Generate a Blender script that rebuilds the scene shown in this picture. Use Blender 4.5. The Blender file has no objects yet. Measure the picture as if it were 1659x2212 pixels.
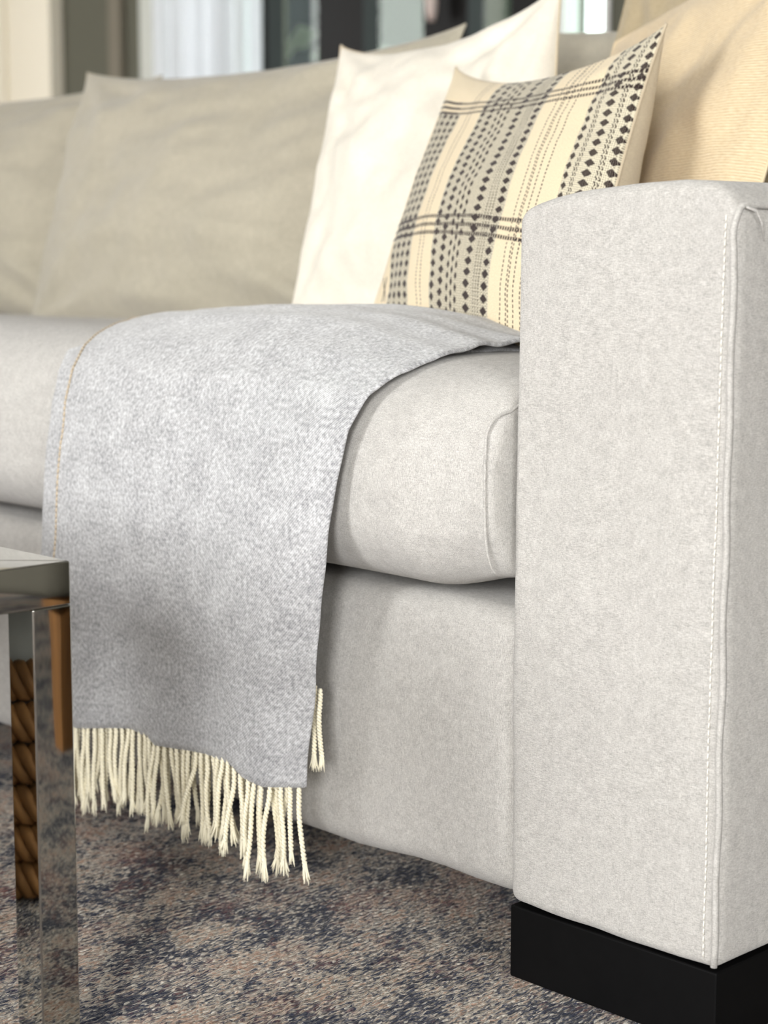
import bpy, math, random
import numpy as np
from mathutils import Vector, Matrix, noise
C = bpy.context.scene.collection
SC = bpy.context.scene
random.seed(7)
PI = math.pi

# ------------------------------------------------------------------ camera
cam_d = bpy.data.cameras.new('camera')
cam = bpy.data.objects.new('camera', cam_d); C.objects.link(cam); SC.camera = cam
yaw, pitch, roll = .7958, .1388, .0021
fw = Vector((-math.sin(yaw)*math.cos(pitch), math.cos(yaw)*math.cos(pitch), -math.sin(pitch)))
rt = Vector((math.cos(yaw), math.sin(yaw), 0)); up = rt.cross(fw)
r2 = rt*math.cos(roll)+up*math.sin(roll); u2 = -rt*math.sin(roll)+up*math.cos(roll)
cam.matrix_world = Matrix(((r2.x, u2.x, -fw.x, .7211), (r2.y, u2.y, -fw.y, -1.0401), (r2.z, u2.z, -fw.z, .5663), (0, 0, 0, 1)))
cam_d.sensor_fit = 'HORIZONTAL'; cam_d.sensor_width = 36; cam_d.lens = 3936.24/1659*36
cam_d.clip_start = .02
cam_d.dof.use_dof = True; cam_d.dof.focus_distance = 1.42; cam_d.dof.aperture_fstop = 8.5

# ------------------------------------------------------------------ world, lights, exposure
W = bpy.data.worlds.new('world'); SC.world = W; W.use_nodes = True
bg = W.node_tree.nodes['Background']; bg.inputs[0].default_value = (.93, .965, 1, 1); bg.inputs[1].default_value = 4.5
def area(name, loc, look, sx, sy, power, col):
    d = bpy.data.lights.new(name, 'AREA'); d.shape = 'RECTANGLE'; d.size = sx; d.size_y = sy
    d.energy = power; d.color = col
    o = bpy.data.objects.new(name, d); C.objects.link(o); o.location = loc
    o.rotation_euler = (Vector(look)-Vector(loc)).to_track_quat('-Z', 'Y').to_euler()
    return o
area('window_and_fill_light', (2.5, -3.88, 1.3), (1.9, 0, 1.15), .95, 1.4, 140, (1, .995, .98))
area('window_and_fill_light', (-.95, -3.88, 1.4), (-.85, 0, 1.2), .85, 1.4, 66, (1, .995, .98))
area('window_and_fill_light', (-6.85, 0.6, 1.4), (0, 0.6, 1.2), 2.2, 1.7, 40, (1, .95, .87))
area('window_and_fill_light', (3.12, -1.3, 1.3), (0, -1.3, 1.0), 1.2, 1.2, 16, (1, .995, .98))  # added fill lamp at the right wall, lifts the arm's outer side
SC.view_settings.view_transform = 'Standard'; SC.view_settings.look = 'None'
SC.view_settings.gamma = 1; SC.view_settings.use_curve_mapping = False
SC.view_settings.exposure = .3

# ------------------------------------------------------------------ node helpers
def srgb(r, g, b):
    f = lambda c: (c/255/12.92) if c/255 <= .04045 else ((c/255+.055)/1.055)**2.4
    return (f(r), f(g), f(b), 1)
class S:
    """a socket that builds Math nodes under the usual operators"""
    def __init__(s, nt, k): s.nt, s.k = nt, k
    def m(s, op, *a, clamp=False):
        n = s.nt.nodes.new('ShaderNodeMath'); n.operation = op; n.use_clamp = clamp
        for i, v in enumerate((s,)+a):
            if isinstance(v, S): s.nt.links.new(v.k, n.inputs[i])
            else: n.inputs[i].default_value = v
        return S(s.nt, n.outputs[0])
    def __add__(s, o): return s.m('ADD', o)
    def __sub__(s, o): return s.m('SUBTRACT', o)
    def __mul__(s, o): return s.m('MULTIPLY', o)
    def __truediv__(s, o): return s.m('DIVIDE', o)
    def __lt__(s, o): return s.m('LESS_THAN', o)
    def __gt__(s, o): return s.m('GREATER_THAN', o)
    def fr(s): return s.m('FRACT')
    def ab(s): return s.m('ABSOLUTE')
    def sin(s): return s.m('SINE')
    def mx(s, o): return s.m('MAXIMUM', o)
    def mn(s, o): return s.m('MINIMUM', o)
    def sat(s): return s.m('ADD', 0., clamp=True)
def newmat(name, rough=.8, metal=0., sheen=0.):
    m = bpy.data.materials.new(name); m.use_nodes = True; nt = m.node_tree
    b = nt.nodes['Principled BSDF']; b.inputs['Roughness'].default_value = rough; b.inputs['Metallic'].default_value = metal
    b.inputs['Sheen Weight'].default_value = sheen
    if rough > .5: b.inputs['Specular IOR Level'].default_value = .25
    return m, nt, b
def coords(nt, kind='Object', scale=(1, 1, 1), rot=(0, 0, 0)):
    t = nt.nodes.new('ShaderNodeTexCoord'); mp = nt.nodes.new('ShaderNodeMapping')
    mp.inputs['Scale'].default_value = scale; mp.inputs['Rotation'].default_value = rot
    nt.links.new(t.outputs[kind], mp.inputs[0]); return mp.outputs[0]
def tex(nt, vec, scale=1., detail=2., rough=.5):
    n = nt.nodes.new('ShaderNodeTexNoise'); n.inputs['Scale'].default_value = scale
    n.inputs['Detail'].default_value = detail; n.inputs['Roughness'].default_value = rough
    nt.links.new(vec, n.inputs['Vector']); return S(nt, n.outputs['Fac'])
def ramp(nt, fac, stops, interp='LINEAR'):
    r = nt.nodes.new('ShaderNodeValToRGB'); r.color_ramp.interpolation = interp
    e = r.color_ramp.elements
    while len(e) < len(stops): e.new(.5)
    for i, (p, c) in enumerate(stops): e[i].position = p; e[i].color = c
    nt.links.new(fac.k, r.inputs[0]); return r.outputs[0]
def mix(nt, fac, a, b, blend='MIX'):
    n = nt.nodes.new('ShaderNodeMix'); n.data_type = 'RGBA'; n.blend_type = blend
    for s, v in ((0, fac), (6, a), (7, b)):
        if isinstance(v, S): v = v.k
        if hasattr(v, 'links'): nt.links.new(v, n.inputs[s])
        else: n.inputs[s].default_value = v
    return n.outputs[2]
def bump(nt, b, h, dist, strength=1.):
    n = nt.nodes.new('ShaderNodeBump'); n.inputs['Distance'].default_value = dist; n.inputs['Strength'].default_value = strength
    nt.links.new(h.k, n.inputs['Height']); nt.links.new(n.outputs[0], b.inputs['Normal'])
def plain(name, col, rough=.8, metal=0., nz=0., sc=20.):
    m, nt, b = newmat(name, rough, metal); b.inputs['Base Color'].default_value = col
    if nz:
        f = tex(nt, coords(nt), sc, 3)
        d = tuple(c*(1-nz) for c in col[:3])+(1,)
        nt.links.new(ramp(nt, f, ((.3, d), (.7, col))), b.inputs['Base Color'])
    return m
def woven(name, lo, hi, h=1., v=1., k=1., blotch=(1, 1, 1, 1), rel=.00035):
    """chenille-like plain weave: slubs along both directions, weighted h and v"""
    m, nt, b = newmat(name, .9, 0, .25)
    a = tex(nt, coords(nt, scale=(300*k, 300*k, 2100*k)), 1, 3, .6)
    c = tex(nt, coords(nt, scale=(2100*k, 2100*k, 300*k)), 1, 3, .6)
    g = tex(nt, coords(nt), 1500*k, 2, .6)
    s = a*(h/(h+v))+c*(v/(h+v))
    w = s*.62+g*.25+tex(nt, coords(nt), 110*k, 3, .6)*.13
    col = ramp(nt, w, ((.40, lo), (.60, hi)))
    big = tex(nt, coords(nt), 7, 4, .55)
    col = mix(nt, ((big-.42)*2.4).sat(), col, mix(nt, 1., col, blotch, 'MULTIPLY'))
    nt.links.new(col, b.inputs['Base Color']); bump(nt, b, w, rel*3)
    return m

# ------------------------------------------------------------------ mesh helpers
def mesh(name, vs, fs, mat=None, parent=None, smooth=True, uv=None):
    me = bpy.data.meshes.new(name); me.from_pydata([tuple(v) for v in vs], [], fs)
    if uv is not None:
        l = me.uv_layers.new(name='UVMap'); vi = np.empty(len(me.loops), int); me.loops.foreach_get('vertex_index', vi)
        l.data.foreach_set('uv', np.asarray(uv, float)[vi].ravel())
    if smooth: me.polygons.foreach_set('use_smooth', [True]*len(me.polygons))
    me.update()
    return link(name, me, mat, parent)
def link(name, me, mat=None, parent=None):
    if mat and not me.materials: me.materials.append(mat)
    o = bpy.data.objects.new(name, me); C.objects.link(o); o.parent = parent
    return o
def tag(o, label=None, cat=None, group=None, kind=None):
    for k, v in (('label', label), ('category', cat), ('group', group), ('kind', kind)):
        if v: o[k] = v
    return o
def empty(name, loc, label, cat, group=None):
    o = bpy.data.objects.new(name, None); C.objects.link(o); o.location = loc; o.empty_display_size = .05
    return tag(o, label, cat, group)
class MB:
    def __init__(s): s.v, s.f = [], []
    def add(s, vs, fs):
        n = len(s.v); s.v += [tuple(v) for v in vs]; s.f += [tuple(i+n for i in f) for f in fs]
    def box(s, x0, x1, y0, y1, z0, z1):
        v = [(x, y, z) for z in (z0, z1) for y in (y0, y1) for x in (x0, x1)]
        s.add(v, [(0, 2, 3, 1), (4, 5, 7, 6), (0, 1, 5, 4), (2, 6, 7, 3), (0, 4, 6, 2), (1, 3, 7, 5)])
    def grid(s, P, cu=False, cv=False, flip=False):
        n, m = len(P), len(P[0]); f = []
        for i in range(n if cu else n-1):
            for j in range(m if cv else m-1):
                a, b, c, d = i*m+j, ((i+1) % n)*m+j, ((i+1) % n)*m+(j+1) % m, i*m+(j+1) % m
                f.append((a, d, c, b) if flip else (a, b, c, d))
        s.add([p for r in P for p in r], f)
    def tube(s, path, r, sides=8, cap=True, flat=1.):
        P = []; path = [Vector(p) for p in path]; n = len(path)
        t0 = (path[1]-path[0]).normalized(); ref = Vector((0, 0, 1)) if abs(t0.z) < .9 else Vector((1, 0, 0))
        a = t0.cross(ref).normalized()
        for i, p in enumerate(path):
            t = (path[min(i+1, n-1)]-path[max(i-1, 0)]).normalized()
            a = (a-t*a.dot(t)).normalized(); b = t.cross(a)
            rr = r[i] if hasattr(r, '__len__') else r
            P.append([p+a*(rr*math.cos(k*2*PI/sides))+b*(rr*flat*math.sin(k*2*PI/sides)) for k in range(sides)])
        base = len(s.v); s.grid(P, cv=True)
        if cap:
            s.f.append(tuple(base+k for k in range(sides))); s.f.append(tuple(base+(n-1)*sides+k for k in reversed(range(sides))))
    def make(s, name, mat=None, parent=None, smooth=False): return mesh(name, s.v, s.f, mat, parent, smooth)
def bevel(o, w, seg=3):
    m = o.modifiers.new('bevel', 'BEVEL'); m.width = w; m.segments = seg; m.limit_method = 'ANGLE'
    for p in o.data.polygons: p.use_smooth = True
    o.modifiers.new('wn', 'WEIGHTED_NORMAL'); return o
def axis(a, b, r, n):
    """positions from a to b, dense within r of both ends"""
    e = [r*(1-math.cos(k*PI/2/6)) for k in range(7)]
    mid = [a+r+(b-a-2*r)*k/n for k in range(1, n)]
    return [a+q for q in e]+mid+[b-q for q in reversed(e)]
def rbox(name, x0, x1, y0, y1, z0, z1, r, n=(10, 10, 10), fn=None, mat=None, parent=None):
    """rounded box on a welded grid; fn may displace each point"""
    A = [axis(x0, x1, r, n[0]), axis(y0, y1, r, n[1]), axis(z0, z1, r, n[2])]
    lo = Vector((x0+r, y0+r, z0+r)); hi = Vector((x1-r, y1-r, z1-r))
    idx, vs, fs = {}, [], []
    def V(i, j, k):
        if (i, j, k) not in idx:
            p = Vector((A[0][i], A[1][j], A[2][k])); q = Vector([min(max(p[c], lo[c]), hi[c]) for c in range(3)])
            d = p-q
            # equalise: use face-normalised direction
            if d.length > 1e-9:
                m_ = max(abs(d.x), abs(d.y), abs(d.z)); d = d.normalized()*m_ if True else d
                d = d.normalized()*r
            p2 = q+d
            if fn: p2 = fn(p2)
            idx[(i, j, k)] = len(vs); vs.append(p2)
        return idx[(i, j, k)]
    N = [len(a)-1 for a in A]
    for ax in range(3):
        b, c = [(1, 2), (2, 0), (0, 1)][ax]
        for side in (0, N[ax]):
            for i in range(N[b]):
                for j in range(N[c]):
                    q = []
                    for di, dj in ((0, 0), (1, 0), (1, 1), (0, 1)):
                        t = [0, 0, 0]; t[ax] = side; t[b] = i+di; t[c] = j+dj; q.append(V(*t))
                    if side == 0: q.reverse()
                    fs.append(tuple(q))
    return mesh(name, vs, fs, mat, parent)
def nz(p, s, a, seed=0): return a*noise.noise(Vector((p[0]*s+seed*7.3, p[1]*s+seed*3.1, p[2]*s+seed)))
def sstep(a, b, x):
    t = min(max((x-a)/(b-a), 0), 1); return t*t*(3-2*t)
def interp(x, pts):
    return float(np.interp(x, [p[0] for p in pts], [p[1] for p in pts]))

# ------------------------------------------------------------------ materials
M_sofa = woven('greige chenille', srgb(157, 154, 150), srgb(212, 209, 204), 1.3, .8, blotch=(.965, .96, .965, 1))
M_seat = woven('greige chenille vertical', srgb(159, 156, 152), srgb(214, 211, 206), .8, 1.2, blotch=(.965, .96, .965, 1))
M_back = woven('taupe cushion fabric', srgb(162, 155, 139), srgb(192, 185, 167), 1, 1, .8, blotch=(.93, .93, .92, 1))
M_white = woven('ivory cotton', srgb(224, 217, 203), srgb(240, 234, 221), 1, 1, .8)
M_flax = woven('flax cotton', srgb(188, 172, 146), srgb(208, 194, 168), 1, 1, .8, blotch=(.94, .94, .92, 1))
M_khaki = woven('khaki linen', srgb(160, 145, 116), srgb(186, 170, 140), 1, 1, .8)
M_thread = plain('pale stitching thread', srgb(240, 236, 226), .7)
M_tan = plain('tan stitching thread', srgb(196, 180, 156), .8)
M_tassel = plain('cream wool yarn', srgb(247, 240, 216), .85, nz=.06, sc=300)
M_black = plain('black lacquer', srgb(9, 9, 10), .55, nz=.2, sc=60)
M_black.node_tree.nodes['Principled BSDF'].inputs['Specular IOR Level'].default_value = .12
M_chrome, nt, b = newmat('polished chrome', .035, 1.)
b.inputs['Base Color'].default_value = (.55, .55, .52, 1)
bump(nt, b, tex(nt, coords(nt), 9, 1), .0002)
M_wood = None
def wood(name, a, c, s=(60, 60, 4)):
    m, nt, b = newmat(name, .4); f = tex(nt, coords(nt, scale=s), 1, 4, .6)
    nt.links.new(ramp(nt, f, ((.3, a), (.7, c))), b.inputs['Base Color']); return m
M_wood = wood('honey oak', srgb(104, 70, 36), srgb(146, 102, 56))
M_floor = wood('oak floorboard', srgb(120, 90, 62), srgb(150, 116, 84), (3, 60, 60))

# felted throw: heather mottling with a fine diagonal twill, in metres through UV
M_throw, nt, b = newmat('grey heather wool', .95, 0, .4)
uvv = coords(nt, 'UV')
mot = tex(nt, uvv, 280, 4, .65); mot2 = tex(nt, uvv, 35, 3, .6)
sx = nt.nodes.new('ShaderNodeSeparateXYZ'); nt.links.new(uvv, sx.inputs[0]); U, V_ = S(nt, sx.outputs[0]), S(nt, sx.outputs[1])
warp = tex(nt, uvv, 60, 1)
tw = ((U*.8+V_*.75)*(2*PI/.0020)+warp*3).sin()*.5+.5
fine = tex(nt, uvv, 900, 2, .6)
val = mot*.62+mot2*.22+fine*.1+tw*.06
nt.links.new(ramp(nt, val, ((.36, srgb(134, 134, 137)), (.5, srgb(180, 180, 182)), (.64, srgb(217, 218, 219)))), b.inputs['Base Color'])
bump(nt, b, tw*.4+fine*.5+mot*.5, .0005)

# jute: horizontal ribs
M_jute, nt, b = newmat('ribbed jute cloth', .9, 0, .2)
uvv = coords(nt, 'UV'); sx = nt.nodes.new('ShaderNodeSeparateXYZ'); nt.links.new(uvv, sx.inputs[0]); U, V_ = S(nt, sx.outputs[0]), S(nt, sx.outputs[1])
wp = tex(nt, coords(nt, 'UV', (6, 40, 1)), 1, 3)
rib = ((V_*150+wp*.8)*2*PI).sin()*.5+.5
slub = tex(nt, coords(nt, 'UV', (60, 300, 1)), 1, 3, .6)
nt.links.new(ramp(nt, rib*.3+slub*.9-.05, ((.25, srgb(190, 168, 134)), (.62, srgb(218, 198, 164)), (.85, srgb(228, 212, 184)))), b.inputs['Base Color'])
bump(nt, b, rib*.5+slub*.5, .0006)

# hand woven pillow front: bands of dots, dashes and chained stripes, all in UV
M_pat, nt, b = newmat('handwoven patterned cloth', .92, 0, .2)
uvv = coords(nt, 'UV'); sx = nt.nodes.new('ShaderNodeSeparateXYZ'); nt.links.new(uvv, sx.inputs[0]); U0, V0 = S(nt, sx.outputs[0]), S(nt, sx.outputs[1])
U = U0+(tex(nt, uvv, 9, 2)-.5)*.007+(tex(nt, uvv, 120, 1)-.5)*.003
V_ = V0+(tex(nt, coords(nt, 'UV', (9, 9, 1), (0, 0, 1)), 1, 2)-.5)*.008+(tex(nt, coords(nt, 'UV', (130, 130, 1), (0, 0, 1)), 1, 1)-.5)*.004
U = U-(U*(-1/.68)+1.).mx(0.)*((V_*-4.+1.4).sat())*.075
def band(a, c): return (U > a)*(U < c)
P_ = 31.
def dots(uc, wu, hv=.42, ph=0., p=P_):
    return (((U-uc).ab()/wu+((V_*p+ph).fr()-.5).ab()/hv) < 1.)
def dash(uc, w, p=85., duty=.6, ph=0.):
    return ((U-uc).ab() < w)*((V_*p+ph).fr() < duty)
def s_mark(uc, p=62.):   # little s-shaped floats
    return (((U-uc)-((V_*p*2*PI).sin()*.0018)).ab() < .0015)*((V_*p).fr() < .78)
D = dots(.094, .014)
for uc in (.134, .173, .212): D = D.mx(dots(uc, .014, .42))
D = D*(V_ < .80)
for uc in (.288, .312): D = D.mx(dash(uc, .002, 90))
for uc, w, ph in ((.384, .016, 0), (.43, .018, .5), (.468, .009, .0), (.492, .009, .5), (.516, .009, .0), (.574, .022, .5), (.664, .019, .5)):
    D = D.mx(dots(uc, w*.86, .41, ph))
for uc in (.612, .625, .637): D = D.mx(dash(uc, .0018, 100, .55))
for uc in (.735, .757, .764, .784, .81): D = D.mx(dash(uc, .0019, 80, .6, uc*37))
stripe = ((U*340).fr() < .93)
big = dots(.940, .0145, .42, .0).mx(dots(.884, .009, .42, .5)).mx(dots(.992, .009, .42, .5))
D = D.mx(big*stripe)
for uc in (.904, .911, .966, .973): D = D.mx(s_mark(uc))
trip = None
for vc in (.305, .332, .359, .808, .833, .858):
    w = ((U*2*PI*95).sin().ab())*.0032+.0036
    t = (V0+(tex(nt, uvv, 9, 2)-.5)*.008-vc).ab() < w
    trip = t if trip is None else trip.mx(t)
hole = ((U*95).fr()-.5).ab() > .16
trip = trip*(hole.mx(band(.0, .2)))
D = D.mx(trip)
# small crossed float in the lower left corner
cr = ((U-.040)-(V_-.135)*.36).ab() < .0032
cr2 = ((U-.040)+(V_-.135)*.36).ab() < .0032
D = D.mx(cr.mx(cr2)*((V_-.135).ab() < .04))
ground = (band(.078, .232)*(V_ < .805)).mx(band(.368, .685)).mx(band(.875, 1.01))
chk = ((U*165).fr() < .52)*(((V_*105)+(U*165).m('FLOOR')*.5).fr() < .5)
open_ = ((U*220).fr() < .5).mx(((V_*150).fr() < .42))
gcol = mix(nt, open_*.9, srgb(150, 140, 120), srgb(228, 220, 196))
gcol = mix(nt, chk*band(.053, .685)*.75, gcol, srgb(84, 74, 66))
weave = tex(nt, coords(nt, 'UV', (420, 420, 1)), 1, 2, .6)
cream = ramp(nt, weave, ((.35, srgb(212, 193, 158)), (.6, srgb(238, 223, 193))))
col = mix(nt, ground, cream, gcol)
dk = ramp(nt, weave, ((.3, srgb(24, 13, 13)), (.7, srgb(56, 38, 34))))
col = mix(nt, D, col, dk)
nt.links.new(col, b.inputs['Base Color']); bump(nt, b, D*.7+weave*.6+open_*ground*.3, .0009)

# rug: short floats lying along y, colours drifting between navy, sand and rust
M_rug, nt, b = newmat('slubbed wool rug', .95, 0, .2)
vo = nt.nodes.new('ShaderNodeTexVoronoi'); vo.inputs['Scale'].default_value = 1; vo.inputs['Randomness'].default_value = .9
wv = coords(nt, scale=(1100, 240, 1))
nt.links.new(wv, vo.inputs['Vector'])
sp = nt.nodes.new('ShaderNodeSeparateColor'); nt.links.new(vo.outputs['Color'], sp.inputs[0])
r3 = S(nt, sp.outputs[2])
r1 = ((tex(nt, coords(nt, scale=(640, 95, 1)), 1, 4, .7)-.5)*3.4+.5).sat()
r2_ = ((tex(nt, coords(nt, scale=(420, 80, 1), rot=(0, 0, .06)), 1, 4, .7)-.5)*3.4+.5).sat()
big1 = tex(nt, coords(nt, scale=(1, .8, 1)), 13, 6, .68); big2 = tex(nt, coords(nt, scale=(1, 1, 1), rot=(0, 0, 1)), 10, 5, .66)
k1 = (big1-.5)*4.0+(r1-.5)*1.35+.47
colA = ramp(nt, k1.sat(), ((0, srgb(28, 34, 56)), (.26, srgb(60, 68, 88)), (.42, srgb(134, 128, 126)), (.58, srgb(180, 170, 158)), (.8, srgb(214, 206, 192)), (1, srgb(176, 146, 128))))
k2 = ((big2-.52)*5+(r2_-.5)*1.1).sat()
col = mix(nt, k2*.6, colA, ramp(nt, r1, ((0, srgb(120, 70, 60)), (.5, srgb(168, 116, 98)), (1, srgb(200, 176, 156)))))
col = mix(nt, (r3 > .93)*.6, col, srgb(236, 230, 218))
col = mix(nt, (r3 < .06)*.6, col, srgb(30, 32, 48))
nt.links.new(col, b.inputs['Base Color'])
bump(nt, b, r2_*.5+S(nt, vo.outputs['Distance']).m('MULTIPLY', -1.)+tex(nt, coords(nt, scale=(900, 300, 1)), 1, 2)*.5, .0016)

# ------------------------------------------------------------------ room
def struct(mb, name, mat, parent=None): return tag(mb.make(name, mat, parent), kind=None if parent else 'structure')
M_wall = plain('olive grey wall paint', srgb(102, 102, 90), .8, nz=.05)
M_wallw = plain('warm white wall paint', srgb(205, 201, 191), .8, nz=.04)
M_ceil = plain('white ceiling paint', srgb(160, 158, 152), .85, nz=.03)
M_trimw = plain('white trim paint', srgb(240, 240, 238), .5)
M_creamt = plain('cream door paint', srgb(250, 244, 226), .5)
M_dark = plain('black door frame', srgb(9, 8, 9), .6)
m = MB(); m.box(-7.2, 3.4, -4.2, 5.2, -.06, -.012); fl = struct(m, 'floor', M_floor)
m = MB(); m.box(-7.2, 3.4, -4.2, 5.2, 2.7, 2.8); struct(m, 'ceiling', M_ceil)
m = MB()   # wall behind the camera with two window openings
for a, c, z0, z1 in ((-7.2, -1.6, 0, 2.7), (-.3, 1.85, 0, 2.7), (3.15, 3.4, 0, 2.7), (-1.6, -.3, 0, .48), (-1.6, -.3, 2.22, 2.7), (1.85, 3.15, 0, .48), (1.85, 3.15, 2.22, 2.7)):
    m.box(a, c, -4.05, -3.92, z0, z1)
struct(m, 'wall_front', M_wallw)
for i, xc in enumerate((-.95, 2.5)):
    w = MB()
    for a, c, z0, z1 in ((-.7, -.62, .43, 2.27), (.62, .7, .43, 2.27), (-.62, .62, .43, .5), (-.62, .62, 2.2, 2.27), (-.62, .62, 1.33, 1.37)):
        w.box(xc+a, xc+c, -4.06, -3.9, z0, z1)
    struct(w, 'window_%d' % (i+1), M_trimw)
m = MB()
for a, c, z0, z1 in ((-3.92, -1.95, 0, 2.7), (-.65, 3.4, 0, 2.7), (-1.95, -.65, 0, .62), (-1.95, -.65, 1.98, 2.7)): m.box(3.2, 3.34, a, c, z0, z1)
struct(m, 'wall_right', plain('mushroom wall paint', srgb(150, 146, 134), .8, nz=.05))
m = MB()
for a, c, z0, z1 in ((-3.92, -.5, 0, 2.7), (1.7, 3.4, 0, 2.7), (-.5, 1.7, 0, .5), (-.5, 1.7, 2.3, 2.7)): m.box(-7.1, -6.95, a, c, z0, z1)
struct(m, 'wall_left', M_wallw)
w = MB()
for a, c, z0, z1 in ((-.52, -.44, .45, 2.35), (1.64, 1.72, .45, 2.35), (-.44, 1.64, .45, .52), (-.44, 1.64, 2.28, 2.35), (.58, .62, .52, 2.28)): w.box(-7.12, -6.92, a, c, z0, z1)
struct(w, 'window_3', M_trimw)
w = MB()  # unseen window frame, added around the right-hand fill lamp
for a, c, z0, z1 in ((-1.98, -1.91, .58, 2.02), (-.69, -.62, .58, 2.02), (-1.91, -.69, .58, .64), (-1.91, -.69, 1.96, 2.02)): w.box(3.18, 3.36, a, c, z0, z1)
struct(w, 'window_4', M_trimw)
YB = 3.4
m = MB()   # back wall, openings for curtained window, glazed doors and the bright door
for a, c, z0, z1 in ((-6.95, -5.02, 0, 2.7), (-5.02, -4.5, 2.3, 2.7), (-5.02, -4.5, 0, .2), (-4.5, -4.46, 0, 2.7), (-4.46, -3.08, 2.3, 2.7), (-3.08, -3.04, 0, 2.7), (-3.04, -2.84, 2.3, 2.7), (-2.84, 3.2, 0, 2.7)):
    m.box(a, c, YB, YB+.13, z0, z1)
struct(m, 'wall_back', M_wall)
# cream panelled door at the left
dr = empty('door_1', (-6.0, YB-.03, 0), None, None); dr['kind'] = 'structure'
def dpart(mb, name, mat, par, off): 
    o = mb.make(name, mat, par)
    o.location = -Vector(off); return o
m = MB(); m.box(-6.75, -5.80, YB-.04, YB-.0, .02, 2.2); dpart(m, 'door_leaf', M_creamt, dr, dr.location)
m = MB()
for a, c in ((-5.86, -5.80), (-6.10, -6.06), (-6.75, -6.69)): m.box(a, c, YB-.06, YB-.04, .02, 2.2)
dpart(m, 'panel_moulding', M_creamt, dr, dr.location)
m = MB(); m.box(-5.80, -5.71, YB-.062, YB, 0, 2.3); m.box(-6.84, -6.75, YB-.08, YB, 0, 2.3); dpart(m, 'door_casing', M_creamt, dr, dr.location)
m = MB(); m.box(-5.36, -5.28, YB-.025, YB-.001, 0, 2.7); struct(m, 'trim_1', plain('taupe trim paint', srgb(124, 118, 104), .6))
m = MB(); m.box(-5.12, -5.02, YB-.05, YB-.001, .0, 2.4); struct(m, 'trim_2', plain('pale grey casing paint', srgb(196, 200, 192), .5))
# curtain: sheer white folds in front of the opening
M_curt, nt, b = newmat('sheer white curtain', .9); b.inputs['Base Color'].default_value = srgb(246, 248, 250)
tr = nt.nodes.new('ShaderNodeBsdfTranslucent'); tr.inputs[0].default_value = (.93, .95, .97, 1); mx = nt.nodes.new('ShaderNodeMixShader'); mx.inputs[0].default_value = .85
nt.links.new(b.outputs[0], mx.inputs[1]); nt.links.new(tr.outputs[0], mx.inputs[2]); nt.links.new(mx.outputs[0], nt.nodes['Material Output'].inputs[0])
P = []
for i in range(181):
    x = -4.96+.60*i/180; ph = i/180*2*PI*6.5
    P.append([(x+.008*math.sin(ph*2.3), YB-.11+.035*math.sin(ph+1.2*math.sin(i*.06))+.01*math.sin(ph*2.7), z) for z in np.linspace(.05, 2.45, 9)])
m = MB(); m.grid(P); cu = m.make('curtain', M_curt, None, True)
tag(cu, 'white sheer curtain in soft vertical folds at the bright window behind the sofa', 'curtain')
m = MB(); m.tube([(-5.25, YB-.11, 2.47), (-4.36, YB-.11, 2.47)], .012, 12); 
tag(m.make('curtain_rod', M_dark, None, True), 'dark rod that carries the white curtain', 'curtain rod')
# black framed glazed doors with a dim porch behind
M_glass, nt, b = newmat('window glass', .02); tp = nt.nodes.new('ShaderNodeBsdfTransparent'); tp.inputs[0].default_value = (.86, .92, .88, 1)
gl = nt.nodes.new('ShaderNodeBsdfGlossy'); gl.inputs['Roughness'].default_value = .02; mx = nt.nodes.new('ShaderNodeMixShader'); mx.inputs[0].default_value = .03
nt.links.new(tp.outputs[0], mx.inputs[1]); nt.links.new(gl.outputs[0], mx.inputs[2]); nt.links.new(mx.outputs[0], nt.nodes['Material Output'].inputs[0])
def glazed(name, x0, x1, bars, mat):
    e = empty(name, ((x0+x1)/2, YB+.03, 0), None, None); e['kind'] = 'structure'
    off = e.location; fr = MB()
    fr.box(x0, x1, YB, YB+.06, 2.2, 2.3); fr.box(x0, x1, YB, YB+.06, .0, .2)
    for a, c in bars: fr.box(a, c, YB-.01, YB+.07, .0, 2.3)
    dpart(fr, 'door_frame', mat, e, off)
    bs = sorted(bars)
    for (a0, a1), (b0, b1) in zip(bs[:-1], bs[1:]):
        g = MB(); g.box(a1, b0, YB+.028, YB+.034, .2, 2.2); dpart(g, 'pane', M_glass, e, off)
    return e
glazed('door_2', -4.46, -3.08, ((-4.46, -4.41), (-4.14, -3.91), (-3.62, -3.42), (-3.235, -3.08)), M_dark)
glazed('door_3', -3.04, -2.84, ((-3.04, -3.02), (-2.86, -2.84)), M_trimw)
hd = MB(); hd.tube([(-3.535, YB-.06, z) for z in np.linspace(1.33, 1.52, 8)], [.012, .018, .02, .02, .02, .02, .018, .012], 12)
hd.tube([(-3.535, YB-.012, 1.47), (-3.535, YB-.06, 1.47)], .008, 8)
h_ = hd.make('door_handle', plain('pinkish brushed handle', srgb(226, 208, 200), .35), bpy.data.objects['door_2'], True); h_.location = -bpy.data.objects['door_2'].location
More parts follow.
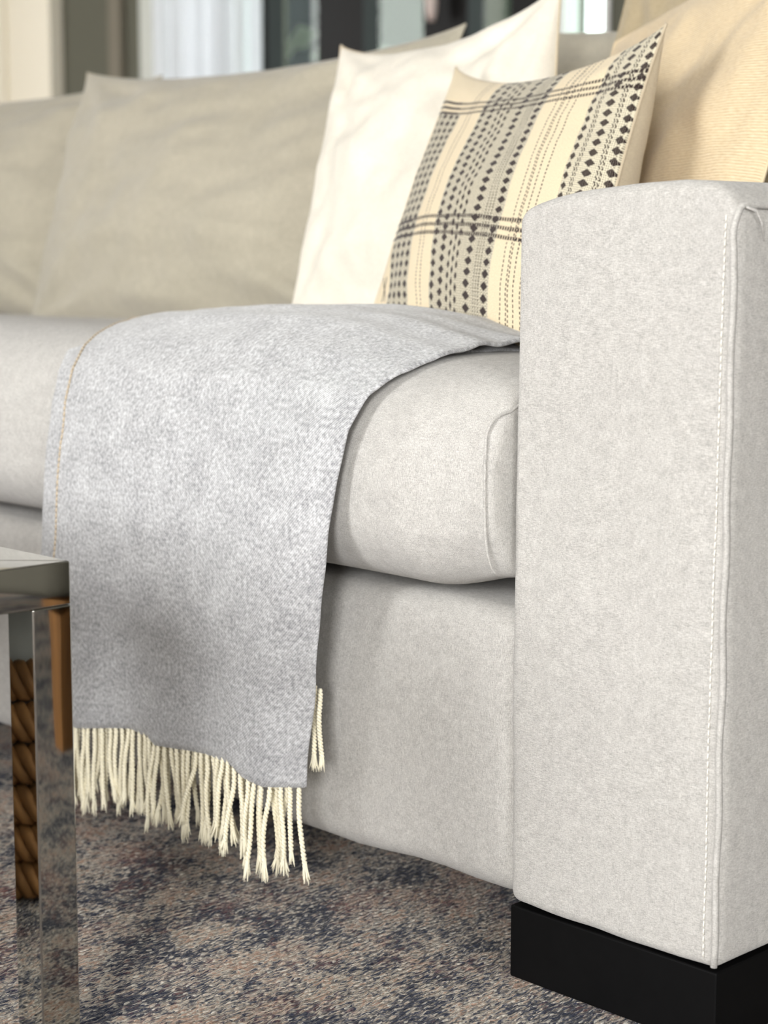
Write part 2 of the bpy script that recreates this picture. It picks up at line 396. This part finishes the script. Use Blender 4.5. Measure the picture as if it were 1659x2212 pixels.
# porch beyond the doors: low muted green wall, pale pots and bare shrubs
M_porch = plain('sage porch boarding', srgb(92, 104, 92), .8, nz=.12, sc=3)
m = MB(); m.box(-5.95, -4.55, 5.06, 5.12, 0, 2.7)
struct(m, 'wall_porch', M_porch)
m = MB(); m.box(-6.75, -5.95, 5.06, 5.12, 0, 2.7); struct(m, 'wall_porch_dark', plain('slate porch boarding', srgb(38, 44, 48), .7, nz=.3, sc=4))
m = MB(); m.box(-7.2, -5.3, 3.53, 5.2, 0, 2.7); m.box(-2.6, 3.4, 3.53, 5.2, 0, 2.7)
def lathe(mb, cx, cy, prof, n=20):
    mb.grid([[(cx+r*math.cos(k*2*PI/n), cy+r*math.sin(k*2*PI/n), z) for k in range(n)] for r, z in prof], cv=True, flip=True)
def pot(x, y, s, mat, lab, zb=0.):
    e = empty('planter', (x, y, zb), lab, 'planter')
    p = MB(); lathe(p, 0, 0, [(r*s, z*s) for r, z in ((.001, 0), (.10, 0), (.14, .2), (.16, .42), (.175, .46), (.155, .46), (.14, .40), (.001, .40))]); p.make('pot', mat, e, True)
    f = MB(); rr = random.Random(int(x*100))
    for k in range(60):
        a = rr.uniform(0, 2*PI); t = rr.uniform(.1, .34)*s; h = s*(.42+rr.uniform(.2, .9)); q = Vector((t*math.cos(a), t*math.sin(a), h)); w = .035*s
        d = Vector((math.cos(a+1), math.sin(a+1), .4)).normalized()
        f.add([q-d*w*1.6, q+Vector((0, 0, w)), q+d*w*1.6, q-Vector((0, 0, w))], [(0, 1, 2, 3)])
    for k in range(5):
        a = k*1.3; f.tube([(0, 0, .38*s), (.2*s*math.cos(a), .2*s*math.sin(a), s*1.1)], .008*s, 5)
    f.make('foliage', plain('dusty leaf', srgb(170, 176, 166), .7), e); return e
pot(-5.12, 4.25, 1.15, plain('slate blue glaze', srgb(84, 96, 112), .4), 'grey planter with pale foliage beyond the dark glass left of the thick black post')
pot(-4.52, 4.1, .9, plain('rusty pot glaze', srgb(110, 66, 42), .5), 'brown planter beyond the dark glass just right of the thick black post')

# ------------------------------------------------------------------ rug
xs = []; PX = .0062
cols_ = int(3.9/PX)
for i in range(cols_):
    for a, h in ((0, 0), (.28, .8), (.5, 1), (.72, .8)): xs.append((-2.7+(i+a)*PX, h, i))
ys = np.concatenate([np.linspace(-1.6, -.95, 40, endpoint=False), np.linspace(-.95, .5, 200, endpoint=False), np.linspace(.5, 2., 50)])
X = np.array([x for x, h, i in xs]); H = np.array([h for x, h, i in xs]); I = np.array([i for x, h, i in xs])
YY, XX = np.meshgrid(ys, X); HH = np.repeat(H[:, None], len(ys), 1); II = np.repeat(I[:, None], len(ys), 1)
jit = np.sin(YY*31+II*1.7)*.0004+np.sin(YY*11+II*.13)*.0007
ZZ = .0006+HH*(.0022+.0008*np.sin(YY*2*PI/.0165+II*2.4))
XX = XX+jit
vs = np.stack([XX, YY, ZZ], -1).reshape(-1, 3); n, mm = XX.shape
ii, jj = np.meshgrid(np.arange(n-1), np.arange(mm-1), indexing='ij'); a = (ii*mm+jj).ravel()
F = np.stack([a, a+mm, a+mm+1, a+1], -1)
me = bpy.data.meshes.new('area_rug'); me.vertices.add(len(vs)); me.vertices.foreach_set('co', (vs-[0, 0, .0035]).ravel())
me.loops.add(F.size); me.loops.foreach_set('vertex_index', F.ravel().astype(np.int32)); me.polygons.add(len(F))
me.polygons.foreach_set('loop_start', np.arange(0, F.size, 4, dtype=np.int32)); me.polygons.foreach_set('loop_total', np.full(len(F), 4, np.int32))
me.polygons.foreach_set('use_smooth', [True]*len(F)); me.update(); me.validate()
rug = link('area_rug', me, M_rug); tag(rug, 'mottled navy, sand and rust woven rug covering the floor under the sofa', 'rug')
m = MB(); m.box(-2.69, 1.19, -1.59, 1.99, -.0122, -.0042)
m.box(1.19, 3.1, -3.2, 1.99, -.0118, -.0006); m.box(-2.69, 1.19, -3.2, -1.6, -.0118, -.0006)
mesh('outer_pile', m.v[8:], [tuple(i-8 for i in f) for f in m.f[6:]], M_rug, rug, False)
m.v = m.v[:8]; m.f = m.f[:6]
m.make('rug_backing', plain('rug backing', srgb(120, 108, 96), .9), rug)

# ------------------------------------------------------------------ sofa
sofa = empty('sofa', (-1.4, .45, 0), 'long pale greige upholstered sofa with square arms and black block feet', 'sofa')
SO = -Vector(sofa.location)
def sub_(o, p): o.parent = p; o.location = (0, 0, 0); return o
def sp_(o): o.parent = sofa; o.location = SO; return o
CROWN = ((-.2, .0), (-.185, .006), (-.165, .011), (-.14, .015), (-.09, .019), (-.05, .0205), (-.025, .0185), (-.012, .013), (0, .0))
def arm_fn(mir):
    def fn(p):
        x, y, z = p; xl = -x-2.8+0 if False else x
        if mir: xl = -(x+2.8)
        top = sstep(.50, .595, z)
        z2 = z+top*(interp(xl, CROWN)+.0008*math.sin(y*9))
        # front face swells a little, wrinkled near the hems
        f = sstep(.05, .0, y)
        b_ = math.sin(min(max((xl+.2)/.2, 0), 1)*PI)*math.sin(min(max((z-.06)/.54, 0), 1)*PI)
        y2 = y-f*(.005*b_+nz(p, 9, .0022, 1)+nz(p, 30, .0006, 2))
        s = sstep(-.03, .0, xl)
        x2 = xl+s*(.012*math.sin(min(max(y/.9, 0), 1)*PI)+nz(p, 8, .003, 3)) - sstep(-.17, -.2, xl)*nz(p, 9, .003, 4)
        z2 += sstep(.12, .06, z)*(.001*math.sin(xl*31+1)+nz(p, 22, .002, 5))
        return Vector((-x2-2.8 if mir else x2, y2, z2))
    return fn
for mir in (0, 1):
    a, c = (-2.8, -2.6) if mir else (-.2, 0.)
    o = rbox('arm', a, c, .0, .98, .0606, .600, .010, (26, 40, 40), arm_fn(mir), M_sofa); sp_(o)
    arm = o if not mir else arm
    # flat-felled seam: a raised ridge along the outer front corner and back over the top edge
    def X_(x): return -x-2.8 if mir else x
    path = [(-.002, -.0015, z) for z in np.linspace(.065, .574, 40)]
    for k in range(1, 9):
        t = k/8*PI/2; path.append((-.002-.002*math.sin(t*2), -.0015+.012*(1-math.cos(t)), .574+.028*math.sin(t)))
    for y in np.linspace(.03, .95, 30): path.append((.0005, y, .6015+.0006*math.sin(y*40)))
    wav = [(X_(x+.0007*math.sin(i*.9)), y-.0003*math.sin(i*.7), z) for i, (x, y, z) in enumerate(path)]
    m = MB(); m.tube(wav, .0026, 8); m.tube([(X_(.0005), .008, .6005), (X_(.0035), .015, .5985), (X_(.0045), .021, .590), (X_(.004), .0245, .578)], [.0008, .0012, .0009, .0004], 6); s1 = m.make('corner_seam', M_sofa, None, True); sub_(s1, o)
    m = MB()   # single stitches of the pale topstitch, 8 mm in from the corner
    z = .07; k = 0
    while z < .592:
        xo = -.0105-.0009*math.sin(z*9)-.004*sstep(.2, .5, z)*0
        bl = math.sin(min(max((xo+.2)/.2, 0), 1)*PI)*math.sin(min(max((z-.06)/.54, 0), 1)*PI)
        def YF(zz):
            q = arm_fn(0)(Vector((xo, 0., zz))); return q.y-.0007
        m.tube([(X_(xo), YF(z), z), (X_(xo), YF(z+.0022)-.0004, z+.0022), (X_(xo), YF(z+.0044), z+.0044)], .00055, 5)
        z += .0056; k += 1
    s2 = m.make('topstitch', M_thread, None, True); sub_(s2, o); s2['label'] = 'pale topstitching beside the arm seam'
    f = MB(); f.box(*((a+.001, c-.002) if not mir else (a+.002, c-.001)), .002, .145, 0.0, .0590); sp_(bevel(f.make('foot', M_black, None), .0015)); 

    f = MB(); f.box(a+.002, c-.002, .85, .975, .0, .0590); sp_(bevel(f.make('foot', M_black, None), .0015))
def base_fn(p):
    x, y, z = p; f = sstep(.06, .0, y)
    u = (x+2.6)/2.4
    y2 = y-f*(.006*math.sin(min(max((z-.06)/.24, 0), 1)*PI)-.004+nz(p, 6, .004, 6))
    z2 = z+sstep(.12, .06, z)*(nz(p, 12, .004, 7)+.002)
    if z > .25: z2 += nz(p, 10, .003, 8)
    return Vector((x, y2, z2))
o = rbox('base', -2.61, -.196, .002, .96, .0606, .2945, .020, (70, 12, 14), base_fn, M_seat); sp_(o)
o = rbox('back', -2.606, -.194, .80, .965, .25, .795, .03, (30, 6, 14), lambda p: Vector((p.x, p.y-.01*math.sin(max(0, p.z-.25)*5), p.z+nz(p, 4, .006, 9))), M_back); sp_(o)
# seat cushion lofted along x from a soft, front-bulging profile
PROF = [(.09, .3068), (.055, .307), (.035, .307), (.016, .308), (-.004, .3125), (-.024, .325), (-.041, .348), (-.046, .372), (-.047, .397), (-.043, .421), (-.034, .444), (-.018, .463), (.005, .476), (.035, .4835), (.07, .486), (.12, .4855), (.2, .482), (.32, .476), (.45, .470), (.6, .464), (.74, .46), (.79, .44), (.80, .40), (.80, .34), (.78, .31), (.74, .3068), (.4, .3068)]
def dens(P, k=4):   # closed Catmull-Rom
    out = []; n = len(P)
    for i in range(n):
        p0, p1, p2, p3 = (np.array(P[(i+j-1) % n]) for j in range(4))
        for t in np.linspace(0, 1, k, endpoint=False):
            out.append(tuple(.5*((2*p1)+(-p0+p2)*t+(2*p0-5*p1+4*p2-p3)*t*t+(-p0+3*p1-3*p2+p3)*t**3)))
    return out
PR = dens(PROF)
def topz(x): return interp(x, ((-2.6, -.012), (-2.3, .006), (-1.4, .012), (-.9, .012), (-.6, .012), (-.4, .006), (-.26, .0), (-.205, -.008)))
def cushion_pt(x, y, z):
    w = sstep(.36, .47, z)
    fr = sstep(.03, -.04, y)
    # front face pulled back towards the corner near each arm
    e = max(sstep(-.285, -.207, x), sstep(-2.52, -2.6, x))
    y2 = y+fr*(e*.022+nz((x, y, z), 7, .006, 11)+nz((x, y, z), 22, .0015, 12))
    z2 = z+w*topz(x)+nz((x, y, z), 5, .004, 13)*w
    z2 += sstep(.38, .315, z)*(e*.015+nz((x, 0, z), 4, .003, 14)+interp(x, ((-2.5, 0), (-.5, 0), (-.22, -.004))))
    return (x, y2, z2)
xsq = [-.2025, -.203, -.205, -.209]+list(np.linspace(-.216, -.5, 40))+list(np.linspace(-.51, -2.57, 110))+[-2.585, -2.593, -2.596]
P = []
for x in xsq:
    sh = 0.
    if x > -.2095: sh = (.010, .006, .0025, .0005)[(xsq.index(x))]
    if x < -2.58: sh = (.002, .008, .016)[xsq.index(x)-len(xsq)+3]
    row = []
    for y, z in PR:
        q = cushion_pt(x, y, z); c = (.38, .395)
        L = math.hypot(q[1]-c[0], q[2]-c[1]); row.append((x, q[1]-(q[1]-c[0])/abs(q[1]-c[0]+1e-6)*sh*min(1, abs(q[1]-c[0])/.3), q[2]-(q[2]-c[1])*sh/.09))
    P.append(row)
m = MB(); m.grid(P, cv=True, flip=True)
nP = len(PR)
for ri in (0, len(xsq)-1):   # box ends, filled in rings towards the middle
    R0 = [Vector(q) for q in P[ri]]; rings = [R0]
    for k_ in (.97, .9, .7, .4, .1):
        rings.append([Vector((q.x+(.0015 if ri == 0 else -.0015)*(1-k_), .38+(q.y-.38)*k_ if k_ < .9 else q.y+(.38-q.y)*(1-k_)*.12, .395+(q.z-.395)*k_)) for q in R0])
    m.grid(rings, cv=True, flip=(ri != 0))
seat = m.make('seat_cushion', M_seat, None, True); sp_(seat)
# box seam down the right front corner of the seat cushion, with its pinched top
sm = [(-.2025, .03, .452), (-.203, .0, .450), (-.2035, -.016, .446), (-.2045, -.0245, .436), (-.2035, -.0275, .42), (-.202, -.0295, .39), (-.2015, -.029, .36), (-.201, -.025, .338), (-.2005, -.016, .325), (-.2, .0, .320)]
m = MB(); m.tube([tuple(p) for p in dens(sm, 4)[:33]], [.0013]*26+[.0012, .0011, .001, .0009, .0008, .0006, .0004], 6); sub_(m.make('corner_piping', M_seat, None, True), seat)

# ------------------------------------------------------------------ pillows
def pillow(name, BL, BR, TR, TL, tf, tb, kx, ky, mat, label, cat, group=None, matb=None, N=56, seed=1, wr=.004, ear=.0, power=.55, kyt=None):
    kyt = kyt or ky
    BL, BR, TR, TL = map(Vector, (BL, BR, TR, TL)); cen = (BL+BR+TR+TL)/4
    root = empty(name, (cen.x, cen.y, min(BL.z, BR.z)), label, cat, group)
    n = (BR-BL).cross(TL-BL).normalized()          # faces the viewer side (-y)
    t = [.5-.5*math.cos(PI*i/N)*(.75)-.25*(.5-i/N)*1 for i in range(N+1)]
    t = [(.5-.5*math.cos(PI*i/N))*.7+.3*i/N for i in range(N+1)]
    for side, T, nm, mt in ((1, tf, 'front_panel', mat), (-1, tb, 'back_panel', matb or mat)):
        P = []; uv = []
        for u in t:
            row = []
            for v in t:
                a, c = 2*u-1, 2*v-1
                pu = .5+(u-.5)*(1-kx*max(0, 1-c*c)**.8); pv = .5+(v-.5)*(1-(ky+(kyt-ky)*v*v*(3-2*v))*max(0, 1-a*a)**.8)
                base = BL*(1-pu)*(1-pv)+BR*pu*(1-pv)+TR*pu*pv+TL*(1-pu)*pv
                e = (max(0, 1-a*a)*max(0, 1-c*c))
                h = T*e**power*(1+.25*(-c)*e)
                d = min(1-abs(a), 1-abs(c))
                q = (a*3.1, c*3.1, side)
                # creases that fan out of the corners
                ang = math.atan2(1-abs(c), 1-abs(a)+1e-6); rr_ = math.hypot(1-abs(a), 1-abs(c))
                cre = math.sin(ang*9+seed+math.copysign(1, a)*2+c)*math.exp(-((rr_-.35)/.28)**2)*wr*1.2
                h += (nz(q, .8, wr*2.2, seed)+nz(q, 2.2, wr, seed+3)+cre)*min(1, e*4)
                row.append(base+n*(h*side)-root.location); uv.append((u, v))
            P.append(row)
        m = MB(); m.grid(P, flip=(side < 0))
        mesh(nm, m.v, m.f, mt, root, True, uv)
    # edge welt
    edge = []
    for k in range(4*40):
        s, w = divmod(k, 40); w /= 40
        w = .5-.5*math.cos(PI*w)
        u, v = ((w, 0), (1, w), (1-w, 1), (0, 1-w))[s]; a, c = 2*u-1, 2*v-1
        pu = .5+(u-.5)*(1-kx*max(0, 1-c*c)**.8); pv = .5+(v-.5)*(1-(ky+(kyt-ky)*v*v*(3-2*v))*max(0, 1-a*a)**.8)
        edge.append(BL*(1-pu)*(1-pv)+BR*pu*(1-pv)+TR*pu*pv+TL*(1-pu)*pv-root.location)
    m = MB(); m.tube(edge+[edge[0]], .0016, 6, False); m.make('edge_seam', matb or mat, root, True)
    return root
G1 = 'taupe sofa back cushions'
pillow('back_cushion', (-1.60, .49, .462), (-.86, .49, .462), (-.862, .650, .852), (-1.612, .615, .842), .085, .09, .035, .06, M_back, 'wide taupe back cushion in the middle of the sofa, left of the ivory pillow', 'cushion', G1, seed=2, wr=.008, kyt=.17)
pillow('back_cushion', (-2.36, .54, .462), (-1.60, .57, .462), (-1.565, .72, .842), (-2.36, .68, .85), .085, .09, .04, .11, M_back, 'taupe back cushion at the left edge of the photo, cut by the frame', 'cushion', G1, seed=5, wr=.007, kyt=.14)
pillow('back_cushion', (-.84, .62, .462), (-.23, .62, .462), (-.23, .765, .85), (-.85, .765, .85), .05, .03, .04, .08, M_back, 'taupe back cushion mostly hidden behind the khaki and ivory pillows', 'cushion', G1, seed=8, wr=.005)
pillow('throw_pillow', (-.885, .372, .484), (-.50, .405, .47), (-.628, .556, .872), (-.945, .517, .822), .06, .05, .05, .10, M_white, 'plain ivory throw pillow with one tall corner, behind the patterned pillow', 'pillow', None, M_flax, seed=4, wr=.006, kyt=.22)
pillow('throw_pillow', (-.660, .282, .488), (-.253, .138, .462), (-.343, .370, .783), (-.668, .428, .770), .042, .08, .075, .05, M_pat, 'cream pillow woven with dark brown dots, dashes and triple stripes', 'pillow', None, M_flax, seed=6, wr=.0012, N=90, kyt=.24, power=.5)
pillow('throw_pillow', (-.62, .50, .485), (-.24, .44, .47), (-.27, .62, .90), (-.60, .65, .90), .018, .035, .05, .04, M_khaki, 'khaki linen pillow standing behind the jute and patterned pillows', 'pillow', None, seed=9, wr=.004)
pillow('throw_pillow', (-.595, .46, .49), (-.22, .28, .478), (-.235, .51, .90), (-.567, .575, .80), .035, .03, .03, .03, M_jute, 'ribbed honey coloured jute pillow behind the right arm of the sofa', 'pillow', None, seed=3, wr=.004)

# ------------------------------------------------------------------ throw
thr = empty('throw_blanket', (-.55, .1, .49), 'light grey felted wool throw draped over the seat with cream tassel fringe', 'blanket')
TO = -Vector(thr.location)
TP = [(.50, .490), (.36, .494), (.24, .501), (.14, .508), (.07, .508), (.02, .500), (-.02, .484), (-.047, .461), (-.061, .43), (-.067, .39), (-.068, .35), (-.066, .30), (-.064, .25), (-.062, .20), (-.062, .16), (-.062, .125)]
ss = [0]
for (a, b_), (c, d) in zip(TP[:-1], TP[1:]): ss.append(ss[-1]+math.hypot(a-c, b_-d))
SR = ((0, -.315), (ss[3], -.300), (ss[5], -.298), (ss[6], -.304), (ss[7], -.316), (ss[8], -.324), (ss[9], -.331), (ss[10], -.340), (ss[11], -.351), (ss[12], -.360), (ss[13], -.367), (ss[15], -.376))
SL = ((0, -.80), (ss[4], -.775), (ss[5], -.752), (ss[6], -.732), (ss[7], -.718), (ss[8], -.713), (ss[10], -.716), (ss[12], -.735), (ss[15], -.745))
HEM = ((-.76, .124), (-.694, .121), (-.62, .133), (-.589, .134), (-.576, .127), (-.528, .132), (-.463, .138), (-.437, .127), (-.415, .124), (-.37, .130))
def throw_pt(a, s, lay=0):
    """a across 0..1 from the left, s along 0..1 from the back"""
    L = s*ss[-1]; xl, xr = interp(L, SL), interp(L, SR)
    if lay: xl -= .030; xr -= .022
    x = xl+(xr-xl)*a
    y = float(np.interp(L, ss, [p[0] for p in TP])); z = float(np.interp(L, ss, [p[1] for p in TP]))
    top = sstep(ss[8], ss[5], L)
    # heaped in the middle, pressed flat at both sides
    z += top*interp(a, ((0, -.004), (.1, .003), (.3, .010), (.6, .013), (.8, .006), (.93, -.006), (1, -.012)))
    y += (1-top)*interp(a, ((0, .006), (.2, 0), (.9, -.002), (1, .004)))
    dn = sstep(ss[9], ss[15], L)
    y += dn*(.006*math.sin(x*19+.5)+.003*math.sin(x*47))*.9
    y += nz((x, s*2, 0), 9, .003, 21)*(1-top); z += nz((x, s*3, 0), 9, .004, 22)*top
    if lay: y += (1-top)*.006; z -= top*.008
    if L > ss[12]:
        t = (L-ss[12])/(ss[15]-ss[12]); zh = interp(x, HEM) + (.012 if lay else 0)
        z = TP[12][1]+(zh-TP[12][1])*t
    return Vector((x, y, z))
def cloth(name, lay, na=90, ns=130, th=.0035):
    A_ = [(.5-.5*math.cos(PI*i/na))*.3+.7*i/na for i in range(na+1)]
    pts = [[throw_pt(a, s, lay) for a in A_] for s in np.linspace(0, 1, ns)]
    nrm = []
    for i in range(ns):
        r = []
        for j in range(na+1):
            du = pts[i][min(j+1, na)]-pts[i][max(j-1, 0)]; dv = pts[min(i+1, ns-1)][j]-pts[max(i-1, 0)][j]
            r.append(dv.cross(du).normalized()*-1)
        nrm.append(r)
    if nrm[0][5].z < 0: nrm = [[-q for q in r] for r in nrm]
    loop = []; uv = []
    for i in range(ns):
        row = [pts[i][j]+nrm[i][j]*th*.5 for j in range(na+1)]
        edge = pts[i][na]+(pts[i][na]-pts[i][na-1]).normalized()*th*.45
        row2 = [pts[i][j]-nrm[i][j]*th*.5 for j in reversed(range(na+1))]
        edl = pts[i][0]+(pts[i][0]-pts[i][1]).normalized()*th*.45
        loop.append([q+TO for q in row+[edge]+row2+[edl]])
        L = i/(ns-1)*ss[-1]
        uv += [(pts[i][j].x, L) for j in range(na+1)]+[(edge.x, L)]+[(pts[i][j].x, L) for j in reversed(range(na+1))]+[(edl.x, L)]
    m = MB(); m.grid(loop, cv=True); K = len(loop[0])
    m.f.append(tuple(range(K))); m.f.append(tuple(reversed([(ns-1)*K+k for k in range(K)])))
    o = mesh(name, m.v, m.f, M_throw, thr, True, uv)
    o.location = (0, 0, 0)
    return o
cloth('upper_layer', 0); cloth('under_layer', 1, 60, 110)
# beige seam down the left selvedge of the upper layer
m = MB(); prev = None
Ls = np.linspace(.28, .995, 120)
for i in range(0, 119):
    p = throw_pt(.004, Ls[i]); q = throw_pt(.004, Ls[i+1]); d = Vector((.0, -.0018, .0012))
    m.tube([p+d+TO, (p+q)/2+d*1.3+TO, q*.85+p*.15+d+TO], .0011, 5)
ob = m.make('selvedge_stitching', M_tan, thr, True); ob['label'] = 'beige stitching down the left edge'
# twisted tassels: two plied strands and a frayed end
def tassel_mesh(seed, L=.066):
    rr = random.Random(seed); m = MB(); ph0 = rr.uniform(0, 6)
    bx, by = rr.uniform(-.006, .006), rr.uniform(-.004, .004); w1 = rr.uniform(0, 6); amp = rr.uniform(.0008, .0026)
    def cen(t): return Vector((bx*t*t+amp*math.sin(t*4.2+w1)*min(1, t*3), by*t*t+amp*.7*math.sin(t*3.4+w1*2)*min(1, t*3), -L*t))
    n = int(L/.0009)
    for s in (0, PI):
        path = []; rad = []
        for i in range(n+1):
            t = i/n; a = ph0+s+t*L/.0068*2*PI; R_ = .00118*(1-.75*max(0, .06-t)/.06)
            path.append(cen(t)+Vector((R_*math.cos(a), R_*math.sin(a), 0))); rad.append(.00140*(1-.1*t)*(1+.05*math.sin(i*1.3)))
        m.tube(path, rad, 5)
    e = cen(1.); fl = rr.uniform(.002, .0055)
    for k in range(17):   # frayed ends
        a = rr.uniform(0, 2*PI); f_ = rr.uniform(.2, 1)*fl; l2 = rr.uniform(.011, .019)
        dx = Vector((math.cos(a)*f_+bx*.4, math.sin(a)*f_*.6, 0))
        s0 = e+Vector((math.cos(a)*.0010, math.sin(a)*.0010, .004))
        m.tube([s0, s0+dx*.25+Vector((0, 0, -l2*.4)), s0+dx*.65+Vector((0, 0, -l2*.75)), s0+dx+Vector((0, 0, -l2))], [.0008, .0008, .0006, .0003], 4)
    o = mesh('tmp', m.v, m.f, None, None, True); me = o.data; bpy.data.objects.remove(o); me.name = 'tassel'; me.materials.append(M_tassel)
    return me
TM = [tassel_mesh(40+k, L=.063+.002*(k % 5)) for k in range(14)]
rr = random.Random(5)
def hang(p, k, sc=1., lean=0.):
    o = link('tassel', TM[k % 14], None, thr); o.location = p+TO
    o.rotation_euler = (rr.uniform(-.05, .05), rr.uniform(-.07, .07)+lean, rr.uniform(-.4, .4)); o.scale = (1, 1, sc)
nt_ = 41
for i in range(nt_):
    a = .012+.976*i/(nt_-1)+rr.uniform(-.004, .004); p = throw_pt(a, 1.)
    hang(p+Vector((0, -.0002, .001)), rr.randrange(14), rr.uniform(.88, 1.10), .09*math.sin(i*1.1))
for i in range(42):
    a = .01+.98*i/41+rr.uniform(-.006, .006); p = throw_pt(a, 1., 1)
    hang(p+Vector((0, .002, .0)), rr.randrange(14), rr.uniform(1.0, 1.22), .08*math.sin(i*1.7+1))
# the two tassels of the shorter under corner at the right edge
uc = MB(); yE = -.045
loop = []
for z in np.linspace(.30, .205, 12):
    t = (.30-z)/.095; xr = -.3545-.010*t+.0015
    loop.append([(xr-.05, yE-.001, z), (xr, yE-.001, z), (xr+.0012, yE, z), (xr, yE+.001, z), (xr-.05, yE+.001, z)])
for q in ((-.3775, -.044, .213), (-.3735, -.042, .211)): hang(Vector(q), 3 if q[0] < -.375 else 7, .86, -.02)

# ------------------------------------------------------------------ chrome table
TX, TY, TZ, TT, LW = -.30, -.338, .362, .0302, .031
tb = empty('coffee_table', (-.85, -.64, 0), 'polished chrome framed coffee table with square legs in front of the sofa', 'table')
BO = -Vector(tb.location)
X0, Y0 = -1.40, -.94
def tp_(m, n, mat=M_chrome, bv=.0012):
    o = m.make(n, mat, tb); o.location = BO
    if bv: bevel(o, bv, 2)
    return o
def prism(m, pts, z0, z1):
    n = len(pts); m.add([(x, y, z0) for x, y in pts]+[(x, y, z1) for x, y in pts],
        [tuple(reversed(range(n))), tuple(range(n, 2*n))]+[(i, (i+1) % n, n+(i+1) % n, n+i) for i in range(n)])
q = [(X0, Y0), (TX, Y0), (TX, TY), (X0, TY)]; qi = [(X0+.045, Y0+.045), (TX-.045, Y0+.045), (TX-.045, TY-.045), (X0+.045, TY-.045)]
for i in range(4):
    j = (i+1) % 4; m = MB(); prism(m, [q[i], q[j], qi[j], qi[i]], TZ-TT, TZ); tp_(m, 'top_rail')
m = MB(); m.box(X0+.0455, TX-.0455, Y0+.0455, TY-.0455, TZ-.010, TZ-.002)
M_tg = plain('grey mirrored glass', srgb(150, 148, 138), .06, .6); tp_(m, 'glass_top', M_tg, .0005)
for lx in (X0, TX-LW):
    for ly in (Y0, TY-LW):
        m = MB(); m.box(lx, lx+LW, ly, ly+LW, .0005, TZ-TT); tp_(m, 'leg')
# woven basket on the rug under the table (seen in the chrome)
bk = empty('basket', (-.72, -.66, 0), 'chunky braided rope basket seen mirrored in the dark left face of the chrome leg', 'basket')
M_rope = plain('brown seagrass rope', srgb(166, 120, 72), .7, nz=.6, sc=16)
n_r = 6
for k in range(n_r):
    z = .021+k*.036; R_ = .15+.012*math.sin(k/5*PI); path = []
    for strand in (0, 1, 2):
        m_ = MB() if strand == 0 else m_
        pth = []
        for i in range(121):
            a = i/120*2*PI; ph = a*16+strand*2*PI/3
            pth.append(((R_+.009*math.cos(ph))*math.cos(a), (R_+.009*math.cos(ph))*math.sin(a), z+.011*math.sin(ph)))
        m_.tube(pth, .009, 6, False)
    m_.make('braid', M_rope, bk, True)
bl = MB(); lathe(bl, 0, 0, [(.001, .275), (.05, .28), (.10, .262), (.130, .235), (.133, .19), (.1, .02), (.001, .01)], 24)
bo = bl.make('cloth', plain('pale grey cloth', srgb(180, 182, 178), .9, nz=.1), None, True); bo.location = bk.location
tag(bo, 'pale grey cloth bundled inside the braided basket', 'cloth')
# wooden side chair whose leg is mirrored in the right face of the chrome leg
ch = empty('armchair', (.66, .40, 0), 'armchair with a honey oak front leg, mirrored in the chrome table leg', 'chair')
def cp(m, n, mat, sm=False): o = m.make(n, mat, ch, sm); return o
for lx, ly in ((-.25, -.25), (.25, -.25), (-.25, .25), (.25, .25)):
    m = MB(); P = []
    for z, w in ((.0, .015), (.09, .019), (.14, .022), (.1645, .024)): P.append([(lx+w*a, ly+w*c, z) for a, c in ((-1, -1), (1, -1), (1, 1), (-1, 1))])
    m.grid(P, cv=True, flip=True); m.f.append((0, 1, 2, 3)); cp(m, 'leg', M_wood)
M_ch = plain('slate upholstery', srgb(96, 93, 84), .9, nz=.1, sc=80)
o = rbox('seat', -.27, .27, -.285, .24, .165, .44, .03, (8, 8, 4), None, M_ch, ch)
o = rbox('backrest', -.27, .27, .2, .29, .165, .86, .03, (8, 4, 8), None, M_ch, ch)
